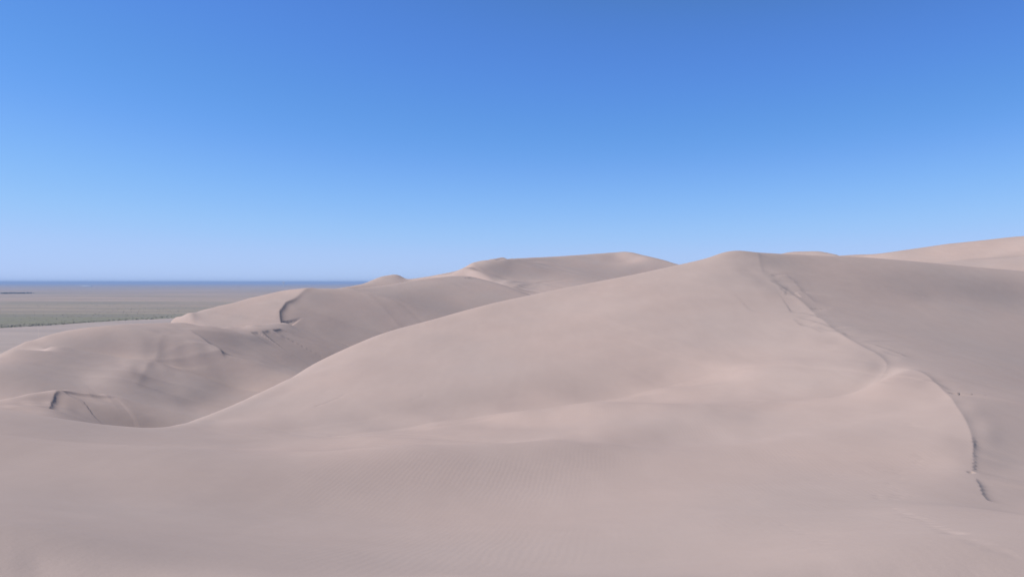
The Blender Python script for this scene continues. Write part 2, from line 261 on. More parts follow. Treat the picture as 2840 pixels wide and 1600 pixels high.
shA=[(0,1165,165),(0,1220,167),(0,1300,168),(0,1400,162),(0,1500,159),(0,1600,158),(200,1185,164),(200,1250,172),(60,1300,170),(200,1350,167),(200,1450,161),(200,1590,159),
(430,1200,168),(400,1270,171),(400,1400,166),(400,1550,160),(600,1150,172),(600,1250,171),(600,1370,166),(600,1500,163),(600,1600,161),
(700,1110,175),(800,1070,180),(800,1130,174),(800,1190,172),(830,1225,178),(800,1300,170),(800,1450,167),(800,1590,165),
(930,985,186),(1000,1000,178),(1000,1100,174),(1000,1165,171),(1000,1205,181),(1000,1300,170),(1000,1400,169),(1000,1550,165),
(1150,905,188),(1200,930,180),(1200,1010,177),(1200,1100,172),(1200,1145,170),(1200,1175,184),(1200,1240,176),(1200,1320,169),(1200,1450,172),(1200,1580,169),
(1350,855,188),(1400,900,182),(1400,970,179),(1400,1050,173),(1400,1110,170),(1400,1150,187),(1400,1200,180),(1400,1280,170),(1400,1340,172),(1400,1450,175),(1400,1580,172),
(1550,808,192),(1600,850,186),(1600,930,180),(1600,1010,174),(1600,1085,169),(1600,1125,186),(1600,1170,186),(1600,1235,172),(1600,1300,173),(1600,1400,177),(1600,1500,176),(1600,1590,174),
(1750,775,192),(1800,800,184),(1800,870,179),(1800,950,173),(1800,1035,168),(1800,1080,187),(1800,1130,184),(1800,1200,172),(1800,1260,175),(1800,1400,178),(1800,1550,177),
(1900,745,190),(1980,722,198),(1950,770,183),(2000,770,178),(2000,850,175),(2000,930,169),(2000,990,174),(2030,1030,193),(2000,1100,184),(2050,1150,175),(2000,1200,179),(2000,1300,180),(2000,1450,178),(2000,1590,177),
(2040,720,185),(2050,770,177),(2150,830,173),(2150,900,174),(2200,940,176),(2200,1000,184),(2200,1100,184),(2200,1250,182),(2200,1320,178),(2200,1450,178),(2200,1590,178),
(2350,980,184),(2400,1060,186),(2300,1120,184),(2500,1080,180),(2500,1130,183),(2500,1200,182),(2600,1110,185),(2650,1180,184),(2650,1280,181),(2500,1300,180),(2500,1400,177),(2400,1500,179),(2600,1500,175),(2700,1450,174),(2800,1550,170),(2800,1480,173),
(2735,1150,164),(2740,1220,163),(2735,1290,163),(2780,1150,164),(2800,1220,164),(2800,1300,166),(2800,1380,168),(2840,1420,170),
(2100,720,166),(2140,740,164),(2200,760,162),(2300,760,163),(2300,850,163),(2400,900,163),(2400,760,161),(2500,760,158),(2600,770,156),(2700,785,153),(2800,800,152),(2600,850,162),(2800,880,161),(2500,920,162),(2700,950,160),(2800,1000,158),(2840,1060,156),(2500,990,167),(2600,1040,168),(2700,1080,167),(2800,1090,163),
(2300,722,166),(2500,738,164),(2700,755,164),(2830,765,168)]
creA=[dict(p=crA,h=1.6,wl=22,wr=16,tp=[0,.1,.5,.72,.9,1],th=[.8,1,.8,.4,.3,.05]),
 dict(p=[(2500,1000,80),(2575,1040,68),(2625,1075,59),(2655,1120,52),(2680,1165,47),(2695,1210,43.5),(2699,1250,41),(2698,1290,38.5),(2694,1325,36)],h=.32,wl=22,wr=.7,step=1,tp=[0,.3,.85,1],th=[.1,1,1,.1]),
 dict(p=[(2100,735,155),(2135,768,150),(2180,800,142),(2230,838,132),(2280,876,120),(2330,915,109),(2370,945,100)],h=.5,wl=25,wr=1.8,step=1,tp=[0,.2,.85,1],th=[.1,1,1,.1]),
 dict(p=[(840,1218,62.5),(1000,1195,67),(1200,1163,73),(1400,1138,78.5),(1600,1112,84),(1800,1076,90),(1980,1032,96),(2100,1003,99)],h=-.9,wl=12,wr=12,pin=.5,tp=[0,.12,.8,1],th=[.15,1,1,0]),
 dict(p=[(2270,870,119),(2330,925,108),(2390,970,98),(2440,1005,90),(2458,1035,84),(2448,1065,78),(2400,1090,73),(2330,1110,70)],h=.5,wl=20,wr=1.5,step=1,tp=[0,.25,.6,.8,1],th=[.1,.8,1,.8,0]),
 ]
_toe=[(600,1232,56),(840,1218,62.5),(1000,1195,67),(1200,1163,73),(1400,1138,78.5),(1600,1112,84),(1800,1076,90),(1980,1032,96),(2100,1003,99)]
for _u in range(680,2080,60):
    _vt=np.interp(_u,[k[0] for k in _toe],[k[1] for k in _toe]); _yt=np.interp(_u,[k[0] for k in _toe],[k[2] for k in _toe])
    _vs=np.interp(_u,[k[0] for k in silA],[k[1] for k in silA]); _ys=np.interp(_u,[k[0] for k in silA],[k[2] for k in silA])
    for _s in (.15,.3,.45,.6,.75,.9): ptsA.append((_u,_vt+(_vs-_vt)*_s**1.12,math.exp(math.log(_yt)*(1-_s)+math.log(_ys)*_s),.9))
A=Sheet('A',-260,3100,86,12.5,270,74,creA,ptsA,[dict(p=silA)],shA,wshade=1.9,wsm=(.13,.11),near=1.8,reach=230.,aniso=3.0,blur=40.,nug=4.)
# ---------------- sheet B/C : left bowl and the dune behind
silB=[(-250,1085,300),(0,985,330),(60,955,332),(140,930,334),(220,912,335),(330,901,335),(430,896,335),(500,895,335)]
silC=[(430,925,545),(490,885,530),(560,863,515),(660,837,500),(760,812,480),(845,800,462),(920,801,470),(1000,799,490),(1080,790,520),(1180,773,565),(1280,765,600),(1340,775,600),(1400,792,598),(1480,822,590),(1560,852,580)]
silb2=[(-250,1150,160),(0,1109,172),(80,1092,178),(140,1083,183),(165,1081,184)]
ptsB=[(0,1150,146,2),(0,1137,155,2),(0,1122,164,2),(-100,1160,146,2),(-100,1140,160,2),(80,1148,150,2),(80,1120,165,2),(40,1150,148,2),(140,1150,152,1.5),(0,1126,188,2),(40,1121,189,2),(80,1112,189,2),(120,1106,191,2),(160,1098,192,1.5),(0,1100,200,1),(80,1092,200,1),(-100,1130,188,2),(-200,1135,188,2),(-280,1225,127,2),(-200,1225,127,2),(-120,1225,127,2),(-40,1225,127,2),(40,1225,127,2),(120,1225,127,2),(200,1300,127,2),(280,1300,127,2),(360,1300,127,2),(440,1300,127,2),(520,1300,127,2),(600,1300,127,2),(680,1300,127,2),(760,1300,127,2),(840,1300,127,2),(920,1300,127,2),(1000,1300,127,2),(1080,1300,127,2),(1160,1300,127,2),(1240,1300,127,2),(1320,1300,127,2),(1400,1300,127,2),(1480,1300,127,2),(1560,1300,127,2),(1640,1300,127,2),(20,994,286,2),(80,966,296,2),(20,1010,262,1.5),(140,938,300,2),(140,1110,176),(0,1140,150),(-200,1200,140),(100,1150,150),(300,1170,150),(430,1190,148),(600,1180,155),(250,1090,190),(300,1100,192),(300,1140,170),(400,1130,185),
(480,1110,215),(480,1080,235),(480,1020,265),(430,960,290),(400,1030,250),(350,1040,238),(250,1060,225),(200,1000,285),(100,1040,255),(0,1060,250),(300,950,310),
(600,1100,215),(700,1070,235),(800,1050,250),(620,1000,280),(620,965,295),(700,980,290),(850,1010,290),(700,945,330),(620,915,345),
(640,880,430),(560,890,440),(700,860,430),(900,960,350),(900,880,400),(1000,940,380),(1000,860,430),(1150,880,440),(1150,830,490),(1300,850,480),(1300,800,540),(1400,840,500),
(0,1300,430,1),(200,1250,430,1),(0,1200,700,1),(400,1150,760,1),(800,1100,760,1),(1200,1050,760,1),(1550,1050,760,1),(400,1080,430,.5),(-200,1300,430,1),(-250,1150,760,1)]
shB=[(0,1000,174),(60,975,175),(140,945,175),(220,925,172),(330,912,168),(430,905,166),(0,1050,160),(100,1000,162),(200,960,160),(100,1060,158),(300,940,158),(400,930,160),(300,990,163),(200,1030,160),(380,980,166),(200,1065,160),
(310,1030,170),(260,1055,172),(360,1005,170),(400,1025,158),(390,1045,140),(360,1065,152),(320,1060,163),
(440,970,155),(420,1000,157),(470,950,158),(500,930,160),(520,1000,155),(480,1050,160),(500,1090,158),(500,1108,148),(440,1085,150),(560,1105,152),(570,1050,154),(560,980,152),(600,1000,148),(620,1060,152),(640,1040,156),
(0,1125,172),(80,1120,171),(120,1140,166),(0,1160,164),(200,1110,155),(180,1130,154),(260,1105,158),(330,1105,160),(300,1125,157),(400,1120,156),(470,1130,160),(300,1150,146),(250,1160,145),(400,1150,150),(400,1172,142),(500,1145,160),(560,1140,165),(300,1135,150),
(560,930,150),(620,950,147),(640,925,146),(700,930,146),(700,970,145),(760,960,143),(800,990,141),(850,1000,141),(900,990,144),(760,1010,146),(650,1000,150),(720,1040,160),(780,1048,167),(700,1070,168),(620,1110,166),
(660,845,178),(600,865,176),(700,835,182),(760,820,182),(800,812,180),(700,870,177),(600,890,176),(740,890,174),(660,900,172),(560,905,170),(520,890,172),(740,850,178),(720,905,165),
(800,860,154),(790,880,152),(830,830,154),(860,812,160),(850,870,152),(850,920,146),(900,830,153),(900,870,152),(900,930,147),(950,960,146),(920,900,145),(1000,830,157),(1000,880,153),(1000,930,150),(1060,810,161),(1080,850,152),(1100,900,152),(1120,820,153),(1180,850,149),(1150,880,153),(1200,800,160),(1200,870,152),(1280,790,162),(1280,830,160),(1250,860,150),(1350,800,164),(1350,840,160),(1425,822,163),(1180,782,170),(1100,795,168),(1270,770,168)]
creB=[
 dict(p=[(470,895,334),(520,902,322),(560,920,308),(600,945,296),(625,966,288)],h=2.6,wl=30,wr=22,tp=[0,.3,.8,1],th=[.2,.7,1,.1]),
 dict(p=[(1000,799,487),(900,801,468),(845,804,455),(800,824,440),(782,845,430),(775,862,425),(780,885,412),(800,901,395),(850,935,375),(900,965,358)],h=11,wl=50,wr=50,tp=[0,.2,.4,.7,1],th=[0,.5,1,.45,.0]),
 dict(p=[(790,905,414),(740,917,400),(700,921,385),(660,920,368),(600,912,350),(540,902,338)],h=6.5,wl=22,wr=22,tp=[0,.2,.6,1],th=[.1,1,.7,0]),
 dict(p=[(330,1100,193),(250,1087,189),(165,1083,184),(150,1092,180),(140,1110,174),(135,1135,166)],h=2.0,wl=4,wr=10,tp=[0,.2,.8,1],th=[0,.8,1,0]),
 dict(p=[(500,925,318),(455,955,296),(425,990,272),(405,1020,255),(390,1045,240),(370,1066,226)],h=5,wl=16,wr=18,tp=[0,.4,.8,1],th=[0,.7,1,.1]),
]
for c in creB[3:4]: c['wl'],c['wr']=c['wr'],c['wl']
B=Sheet('B',-300,1720,70,125,780,72,creB,ptsB,[dict(p=silB,beh=[(1.1,.35),(1.25,.4),(1.6,.35)]),dict(p=silC),dict(p=silb2,beh=[(1.1,.25)])],shB,wshade=2.5,wsm=(.05,.05),ppow=5,reach=90.)
# ---------------- sheet D : far massif
silD=[(780,850,760),(850,822,760),(900,806,760),(960,796,800),(1010,786,830),(1050,770,860),(1083,763,880),(1110,765,880),(1130,774,860),(1180,768,840),(1240,757,830),(1270,750,825),(1300,735,820),(1318,728,830),(1370,721,880),(1450,716,930),(1550,711,980),(1650,704,1020),(1720,699,1030),(1745,699,1020),(1790,709,1000),(1840,721,980),(1885,734,960),(2000,760,940),(2200,800,930)]
ptsD=[(1400,850,630,2),(1460,850,630,2),(1520,850,630,2),(1300,830,620,2),(1220,830,640,2),(1350,800,700,1),(1400,775,740,1),(1500,775,780,1),(1550,800,730,1),(780,880,490,1),(780,862,570,1),(870,880,490,1),(870,862,570,1),(960,880,490,1),(960,862,570,1),(1050,880,490,1),(1050,862,570,1),(1140,880,490,1),(1140,862,570,1),(1230,880,490,1),(1230,862,570,1),(1320,880,490,1),(1320,862,570,1),(1410,880,490,1),(1410,862,570,1),(1500,880,490,1),(1500,862,570,1),(1590,880,490,1),(1590,862,570,1),(1680,880,490,1),(1680,862,570,1),(1770,880,490,1),(1770,862,570,1),(1860,880,490,1),(1860,862,570,1),(1950,880,490,1),(1950,862,570,1),(2040,880,490,1),(2040,862,570,1),(2130,880,490,1),(2130,862,570,1),(2220,880,490,1),(2220,862,570,1),(1300,815,650,1),(1000,840,650,1),(1150,835,650,1),(850,850,650,1),(1450,815,660,1),(1600,810,680,.5),(1260,790,700),(1400,800,700),(1400,760,780),(1500,760,830),(1500,800,760),(1600,790,800),(1600,740,900),(1750,740,900),(1750,780,800),(1120,790,740),(1000,800,730),
(900,900,1500,1),(1300,900,1500,1),(1700,900,1500,1),(2100,900,1500,1),(1400,900,520,1),(1700,900,520,1),(2100,900,520,1),(1000,870,520,1),(900,860,600,1)]
shD=[(1083,768,172),(1060,778,168),(1110,774,155),(1000,795,165),(1180,775,176),(1250,760,178),(1290,745,184),(1285,770,187),(1310,760,182),(1330,770,186),(1350,785,176),(1390,792,190),(1370,770,155),(1330,742,156),(1400,735,150),(1400,750,150),(1450,745,155),(1500,730,158),(1550,730,162),(1500,755,158),(1450,765,160),(1470,780,168),(1500,790,170),(1440,800,158),(1600,730,164),(1600,760,163),(1650,765,161),(1560,790,170),(1650,790,172),(1700,715,168),(1700,740,167),(1740,705,182),(1780,715,180),(1750,760,165),(1820,735,168),(1600,800,176)]
creD=[dict(p=[(1335,722,850),(1305,733,822),(1340,752,790),(1400,780,750),(1450,812,710)],h=0,wl=30,wr=30),
 dict(p=[(1450,812,700),(1400,781,745),(1340,752,785),(1308,734,818),(1318,726,845),(1400,719,905)],h=22,wl=60,wr=60,tp=[0,.3,.6,.8,1],th=[.1,.6,1,.8,0]),
 dict(p=[(1600,835,650),(1480,800,700),(1430,790,715),(1390,787,725)],h=9,wl=30,wr=12,tp=[0,.3,.8,1],th=[0,.8,1,0])]
creD=creD[1:]
D=Sheet('D',760,2250,64,480,1600,50,creD,ptsD,[dict(p=silD)],shD,wshade=1.2,wsm=(.04,.04),ppow=5,reach=50.)
silF1=[(2050,735,650),(2130,715,640),(2180,701,630),(2230,697,620),(2280,698,610),(2320,707,600)]
silF=[(2300,712,420),(2360,707,420),(2430,704,420),(2520,692,420),(2620,678,420),(2720,667,425),(2840,656,430),(3000,645,430),(3150,640,430)]
ptsF=[(2500,730,300),(2700,720,320),(2840,730,300),(3100,750,300),(2400,900,250,1),(2800,900,250,1),(2100,900,250,1),(3100,900,250,1),(2100,800,400,1),(2100,900,1000,1),(2500,900,1000,1),(3000,900,1000,1),(2350,860,500,.5)]
shF=[(2400,715,184),(2500,705,187),(2600,690,190),(2700,680,190),(2800,670,190),(2600,715,186),(2700,710,184),(2800,700,182),(2750,740,178),(2840,745,178),(2840,720,180),(2230,702,185),(2280,706,180)]
F=Sheet('F',2000,3150,36,240,1050,32,[],ptsF,[dict(p=silF1),dict(p=silF)],shF,wshade=2.0,wsm=(.05,.05))
SHEETS=[A,B,D,F]
def fixA(u,v,g):
    if u>2080 and v<1120 and g<171: return g-(5 if v<830 else 3)
    if v>1380: return g-1
    if v>1250: return g-4
    return g-(8 if g>=195 else 2 if g>=186 else 4 if g>=178 else 6)
def fixB(u,v,g): return g-(10 if 420<u<640 and 930<v<1115 else 2 if (u>640 and v>895) else 3 if u>780 else 6 if g<165 else 4)
EXA=[(1400,1124,168),(1600,1098,167),(1600,1124,182),(1800,1060,165),(1800,1090,183)]
EXB=[(560,898,165),(570,918,147),(600,902,166),(610,926,140),(650,911,166),(660,932,137),(700,912,165),(710,930,137),(750,902,165),(760,924,136),(770,845,173),(802,852,147),(760,870,172),(797,877,146),(770,890,168),(815,897,142),(798,826,172),(826,840,149),(832,808,176),(860,818,150)]
A.shade=[(u,v,fixA(u,v,g)) for u,v,g in A.shade]+EXA; B.shade=[(u,v,fixB(u,v,g)) for u,v,g in B.shade]+EXB
D.shade=[(u,v,g-(4 if g<169 else 0)) for u,v,g in D.shade]; F.shade=[(u,v,g-1) for u,v,g in F.shade]
for s in SHEETS:
    if len(ADJ.get(s.name,[]))==len(s.shade): s.shade=[(u,v,g+a) for (u,v,g),a in zip(s.shade,ADJ[s.name])]
def st(p,h,w,W,**k): return dict(p=p,h=h*.8,wr=w,wl=W*2,step=1,**k)
decoA=[
 st([(2640,1085),(2668,1130),(2690,1175),(2699,1215)],.22,.10,1.2,rag=.03),
 st([(2697,1205),(2701,1230),(2698,1255),(2701,1285),(2697,1310)],.11,.07,1.0,rag=.05,ragl=.7,tp=[0,.2,.4,.5,.6,.85,1],th=[.2,1,.3,.8,.3,1,.1]),
 st([(2625,1087),(2635,1090),(2648,1095)],.35,.08,.8),
 st([(2676,1305),(2690,1312),(2712,1312)],.14,.10,1.0),
 st([(2702,1322),(2716,1345),(2726,1372),(2745,1392)],.16,.15,1.5,rag=.02),
 # braided edges along the upper ridge
 st([(2136,762),(2150,768)],.3,.25,1.2), st([(2130,775),(2165,795),(2182,803)],.35,.5,3), st([(2170,752),(2200,780),(2230,812),(2262,842)],.3,.8,4,rag=.15,ragl=8),
 st([(2246,852),(2254,856)],.3,.2,1.2), st([(2336,922),(2346,928)],.3,.2,1.2),
 st([(2150,792),(2190,815),(2230,822)],.25,.35,2.5,rag=.1,ragl=6), st([(2175,818),(2200,820),(2226,826)],.2,.3,2), st([(2190,866),(2230,868),(2275,880)],.3,.35,2.5,rag=.1,ragl=6),
 st([(2080,868),(2140,865),(2200,868),(2250,872)],.15,.4,3), st([(2200,878),(2240,886),(2300,904),(2330,912)],.28,.4,2.5), st([(2210,895),(2225,902),(2250,904)],.2,.4,2),
 st([(2195,880),(2215,900),(2245,908),(2285,925)],.2,.5,3), st([(2260,905),(2290,915),(2320,922)],.2,.35,2),
 st([(2370,945),(2420,955),(2480,975),(2530,995)],.22,.4,3,rag=.1,ragl=6), st([(2440,972),(2475,985),(2500,990)],.15,.3,2), st([(2460,1020),(2520,1035),(2580,1052),(2620,1065)],.22,.35,2.5),
 st([(2550,1050),(2590,1060),(2640,1085)],.15,.3,2.0), st([(2460,1066),(2520,1060),(2570,1052)],.10,.5,3),
 st([(2100,700),(2108,735),(2118,760)],.35,1.0,5), st([(2042,1128),(2100,1118),(2145,1108)],.12,.4,2.5),
 st([(926,1208),(945,1206),(955,1204)],.22,.12,.8), st([(700,1195),(860,1186),(1000,1166),(1100,1152)],.08,.3,2), st([(600,1205),(760,1204),(900,1196)],.05,.3,2),
]
decoB=[
 st([(330,1100,192),(250,1088,188),(200,1085,186),(165,1084,183.5)],.6,.5,6,tp=[0,.3,.9,1],th=[0,.6,1,.1]),
 st([(164,1086,183),(152,1097,179),(143,1112,174),(138,1130,168),(136,1138,165)],.6,.45,4,rag=.1,ragl=4,tp=[0,.15,.8,1],th=[.6,1,.9,.3]),
 st([(520,902,322),(545,912,313),(575,930,303),(600,945,296),(625,966,288)],1.5,1.2,12,tp=[0,.4,.9,1],th=[.1,.7,1,.3]),
 st([(900,800.5,468),(845,804,455),(800,824,440),(782,845,430),(775,862,425),(780,885,412),(800,901,395)],2.0,1.3,14,tp=[0,.3,.5,.9,1],th=[0,.6,1,1,.1]),
 st([(778,911),(765,913),(752,914)],1.1,.8,6,jump=1.3), st([(744,915),(734,918),(724,918)],.9,.8,6,jump=1.3), st([(714,920),(704,921),(694,921)],.8,.8,5,jump=1.3), st([(782,888),(792,894),(805,898)],1.2,.8,6,jump=1.3),
 st([(1285,770),(1292,773)],1.2,1.2,6), st([(1295,768),(1308,773)],.8,1.2,6), st([(1280,797),(1300,798)],.4,1.2,6),
]
decoD=[st([(1500,790),(1560,800),(1620,805)],.8,1.5,12), st([(1480,785),(1540,788)],.8,1.2,10)]
decoA.append(dict(p=[(820,1219),(1000,1195),(1200,1163),(1400,1137),(1600,1111),(1800,1075),(1980,1031),(2080,1006)],h=-.34,wl=3.2,wr=5,jump=1.3,tp=[0,.2,.8,1],th=[0,.8,1,0]))
for _c in decoA[5:-1]: _c['h']*=.75
def trail(P,n,jit,seed):
    r=np.random.RandomState(seed); P=smooth_poly(P); o=[]
    for i in range(n):
        k=i/(n-1)*(len(P)-1); a=int(min(k,len(P)-2)); f=k-a; p=P[a]*(1-f)+P[a+1]*f; o.append((p[0]+r.randn()*jit,p[1]+r.randn()*jit*.5))
    return o
pitsA=[(trail([(2462,1310),(2500,1318),(2470,1345),(2500,1372),(2468,1378)],34,9,1),.13,.04),(trail([(2476,1404),(2510,1425),(2570,1445),(2620,1470),(2660,1480)],26,3,2),.15,.05),
 (trail([(2428,1372),(2440,1385)],5,4,3),.15,.05),(trail([(2545,1262),(2550,1275),(2540,1290)],5,4,5),.2,.05),(trail([(2525,1172),(2535,1185)],4,3,6),.25,.06),(trail([(2690,1495),(2800,1540)],6,8,4),.14,.04),
 (trail([(876,1127),(905,1118),(930,1107),(955,1095)],14,1.2,7),.30,.12),(trail([(1140,1112),(1165,1100),(1180,1090)],7,2,8),.28,.07),(trail([(2250,1330),(2420,1300)],8,10,9),.15,.04),(trail([(2100,1440),(2300,1500)],7,14,10),.13,.04)]
# ------------------------------------------------------------------ building
ZP=-130.0
def nodes(m):
    m.use_nodes=True; n=m.node_tree; n.nodes.clear(); return n
class N:
    """tiny node helper"""
    def __init__(s,name): s.m=bpy.data.materials.new(name); s.t=nodes(s.m)
    def n(s,kind,**k):
        o=s.t.nodes.new(kind)
        for a,b in k.items():
            if a in o.bl_rna.properties: setattr(o,a,b)
            else: o.inputs[a.replace('_',' ')].default_value=b
        return o
    def l(s,a,b): s.t.links.new(a,b)
    def noise(s,vec,scale,detail=3,rough=.5):
        o=s.n('ShaderNodeTexNoise'); o.inputs['Scale'].default_value=scale; o.inputs['Detail'].default_value=detail; o.inputs['Roughness'].default_value=rough
        s.l(vec,o.inputs['Vector']); return o.outputs['Fac']
    def mapping(s,vec,sc,rot=(0,0,0)):
        o=s.n('ShaderNodeMapping'); o.inputs['Scale'].default_value=sc; o.inputs['Rotation'].default_value=rot; s.l(vec,o.inputs['Vector']); return o.outputs[0]
    def ramp(s,fac,stops):
        o=s.n('ShaderNodeValToRGB'); e=o.color_ramp.elements
        while len(e)<len(stops): e.new(.5)
        for k,(p,c) in enumerate(stops): e[k].position=p; e[k].color=(*c,1) if len(c)==3 else c
        s.l(fac,o.inputs[0]); return o.outputs[0]
    def mix(s,f,a,b,mode='MIX'):
        o=s.n('ShaderNodeMix',data_type='RGBA',blend_type=mode)
        for i,v in ((0,f),(6,a),(7,b)):
            if hasattr(v,'links'): s.l(v,o.inputs[i])
            else: o.inputs[i].default_value=v if i==0 else (*v,1)
        return o.outputs[2]
    def math(s,op,a,b=0):
        o=s.n('ShaderNodeMath',operation=op)
        for i,v in ((0,a),(1,b)):
            if hasattr(v,'links'): s.l(v,o.inputs[i])
            else: o.inputs[i].default_value=v
        return o.outputs[0]
    def finish(s,col,rough=.95,bumps=(),spec=.15):
        p=s.n('ShaderNodeBsdfPrincipled'); p.inputs['Roughness'].default_value=rough; p.inputs['Specular IOR Level'].default_value=spec
        if hasattr(col,'links'): s.l(col,p.inputs['Base Color'])
        else: p.inputs['Base Color'].default_value=(*col,1)
        prev=None
        for h,st,di in bumps:
            b=s.n('ShaderNodeBump'); b.inputs['Distance'].default_value=di
            if hasattr(st,'links'): s.l(st,b.inputs['Strength'])
            else: b.inputs['Strength'].default_value=st
            s.l(h,b.inputs['Height'])
            if prev is not None: s.l(prev,b.inputs['Normal'])
            prev=b.outputs[0]
        if prev is not None: s.l(prev,p.inputs['Normal'])
        o=s.n('ShaderNodeOutputMaterial'); s.l(p.outputs[0],o.inputs[0]); return s.m

def sand_material():
    s=N('dune_sand'); g=s.n('ShaderNodeNewGeometry'); P=g.outputs['Position']
    big=s.noise(s.mapping(P,(1,.6,2.5)),.035,3,.55)          # mineral tint drifts: pinkish and greyish sand
    mid=s.noise(s.mapping(P,(1,.45,3),(0,0,R(20))),.22,4,.6)
    fine=s.noise(P,9,4,.7)
    c=s.mix(s.ramp(big,[(.38,(0,0,0)),(.62,(1,1,1))]),(.488,.361,.305),(.470,.362,.312))
    c=s.mix(s.math('MULTIPLY',s.ramp(mid,[(.35,(0,0,0)),(.7,(1,1,1))]),.35),c,(.425,.320,.272))
    c=s.mix(s.math('MULTIPLY',fine,.10),c,(.37,.288,.24))
    grit=s.noise(P,26,2,.8)
    streak=s.noise(s.mapping(P,(.9,.12,1),(0,0,R(-62))),.8,4,.6)
    c=s.mix(s.math('MULTIPLY',s.ramp(grit,[(.42,(0,0,0)),(.62,(1,1,1))]),.12),c,(.34,.25,.205))
    c=s.mix(s.math('MULTIPLY',s.ramp(streak,[(.45,(0,0,0)),(.7,(1,1,1))]),.16),c,(.53,.405,.345))
    # wind ripples: two wavelengths, broken up by noise
    wv=s.n('ShaderNodeTexWave',wave_type='BANDS',bands_direction='X',wave_profile='SIN')
    wv.inputs['Scale'].default_value=1.35; wv.inputs['Distortion'].default_value=5.0; wv.inputs['Detail'].default_value=3; wv.inputs['Detail Scale'].default_value=.55
    s.l(s.mapping(P,(1,.55,1),(0,0,R(12))),wv.inputs['Vector'])
    patch=s.ramp(s.noise(P,.09,3,.5),[(.40,(0,0,0)),(.62,(1,1,1))])
    st=s.math('MULTIPLY',patch,.11)
    und=s.noise(s.mapping(P,(.5,1,.5),(0,0,R(-15))),.5,3,.5)
    return s.finish(c,.97,[(und,.45,.12),(wv.outputs['Fac'],st,.018),(fine,.4,.012)],.08)
SAND=sand_material()

def link_mesh(name,co,faces,mat,parent=None,smooth=True,nrm=None):
    me=bpy.data.meshes.new(name); n=len(faces)
    me.vertices.add(len(co)); me.vertices.foreach_set('co',np.asarray(co,np.float32).ravel())
    me.loops.add(n*4); me.loops.foreach_set('vertex_index',faces.astype(np.int32).ravel())
    me.polygons.add(n); me.polygons.foreach_set('loop_start',np.arange(0,n*4,4,dtype=np.int32))
    if smooth: me.polygons.foreach_set('use_smooth',np.ones(n,bool))
    me.update(calc_edges=True); me.materials.append(mat)
    if nrm is not None: me.normals_split_custom_set_from_vertices(nrm.tolist())
    o=bpy.data.objects.new(name,me); SC.collection.objects.link(o)
    if parent: o.parent=parent
    return o
def structure(o,label=None):
    o['kind']='structure'
    if label: o['label']=label
    return o

def sheet_mesh(s,nt_,nq_,extra=None):
    T=np.linspace(s.t0+1e-4,s.t1-1e-4,nt_); Q=np.linspace(s.q0+1e-4,s.q1-1e-4,nq_)
    z,_,_=s.evalgrid(T,Q); TT,QQ=np.meshgrid(T,Q,indexing='ij'); Y=np.exp(QQ); X=TT*Y
    Z=z*Y+s.crease(X,Y)
    if extra is not None: Z=Z+extra(X,Y)
    # outer rim runs down and out to the plain, so no open edge shows
    def rim(X,Y,Z,ax,end):
        sl=[slice(None)]*2; sl[ax]=slice(0,1) if end==0 else slice(-1,None); sl=tuple(sl)
        x,y,zz=X[sl],Y[sl],Z[sl]; d=(zz-(ZP-6)).clip(1)*1.5
        if ax==0: x=x+d*(-1 if end==0 else 1)
        else: y=y+d*(-1 if end==0 else 1)*(0.0 if end==0 else 1)
        out=[]
        for a,b in ((X,x),(Y,y),(Z,np.full_like(zz,ZP-6))): out.append(np.concatenate([b,a] if end==0 else [a,b],axis=ax))
        return out
    for ax,end in ((0,0),(0,1),(1,1)): X,Y,Z=rim(X,Y,Z,ax,end)
    a,b=X.shape; I=np.arange(a*b).reshape(a,b)
    F_=np.stack([I[:-1,:-1],I[1:,:-1],I[1:,1:],I[:-1,1:]],-1).reshape(-1,4)
    return np.stack([X,Y,Z],-1).reshape(-1,3),F_
def compact(co,fa):
    u,inv=np.unique(fa.ravel(),return_inverse=True); return co[u],inv.reshape(-1,4),u
def vertex_normals(co,fa):
    n=np.cross(co[fa[:,2]]-co[fa[:,0]],co[fa[:,3]]-co[fa[:,1]]); N_=np.zeros_like(co)
    for k in range(4):
        for a in range(3): N_[:,a]+=np.bincount(fa[:,k],n[:,a],minlength=len(co))
    return N_/np.maximum(np.linalg.norm(N_,axis=1),1e-9)[:,None]

for s in SHEETS: s.solve(iters=10,verbose=False)
A.deco(decoA); B.deco(decoB); D.deco(decoD)
PITS=[]
for pts,r,dp in pitsA:
    for u,v in pts: PITS.append((*wpt(u,v,A.hit(u,v)),r,dp))
def pits(X,Y):
    Z=np.zeros(X.shape)
    for x,y,r,dp in PITS:
        m=(abs(X-x)<r*3)&(abs(Y-y)<r*3)
        if m.any():
            q=((X[m]-x)**2+(Y[m]-y)**2)/r**2; Z[m]+=-dp*.25*np.exp(-q)+dp*.0*np.exp(-(np.sqrt(q)-1.5)**2*3)
    return Z
co,fa=sheet_mesh(A,1200,1000,pits)
structure(link_mesh('foreground_dune',co,fa,SAND),'broad pinkish sand dune in front rising to a peak with a crest running down the right side')
co,fa=sheet_mesh(B,1050,850)
cen=co[fa].mean(1); u_=cen[:,0]/np.maximum(cen[:,1],1)*FPX+CX
yb=np.interp(u_,[-300,500,540,660,800,880,950,1100,1720],[340,337,342,360,412,352,300,260,200])
near=cen[:,1]<yb
VN=vertex_normals(co,fa)
c1,f1,k1=compact(co,fa[near]); c2,f2,k2=compact(co,fa[~near])
structure(link_mesh('left_dune',c1,f1,SAND,nrm=VN[k1]),'rounded sand dune at the left with a hollow in its flank')
structure(link_mesh('middle_dune',c2,f2,SAND,nrm=VN[k2]),'dune behind the hollow with a curved dark edge and shaded face')
co,fa=sheet_mesh(D,700,420)
structure(link_mesh('distant_dune',co,fa,SAND),'large far dune massif on the skyline')
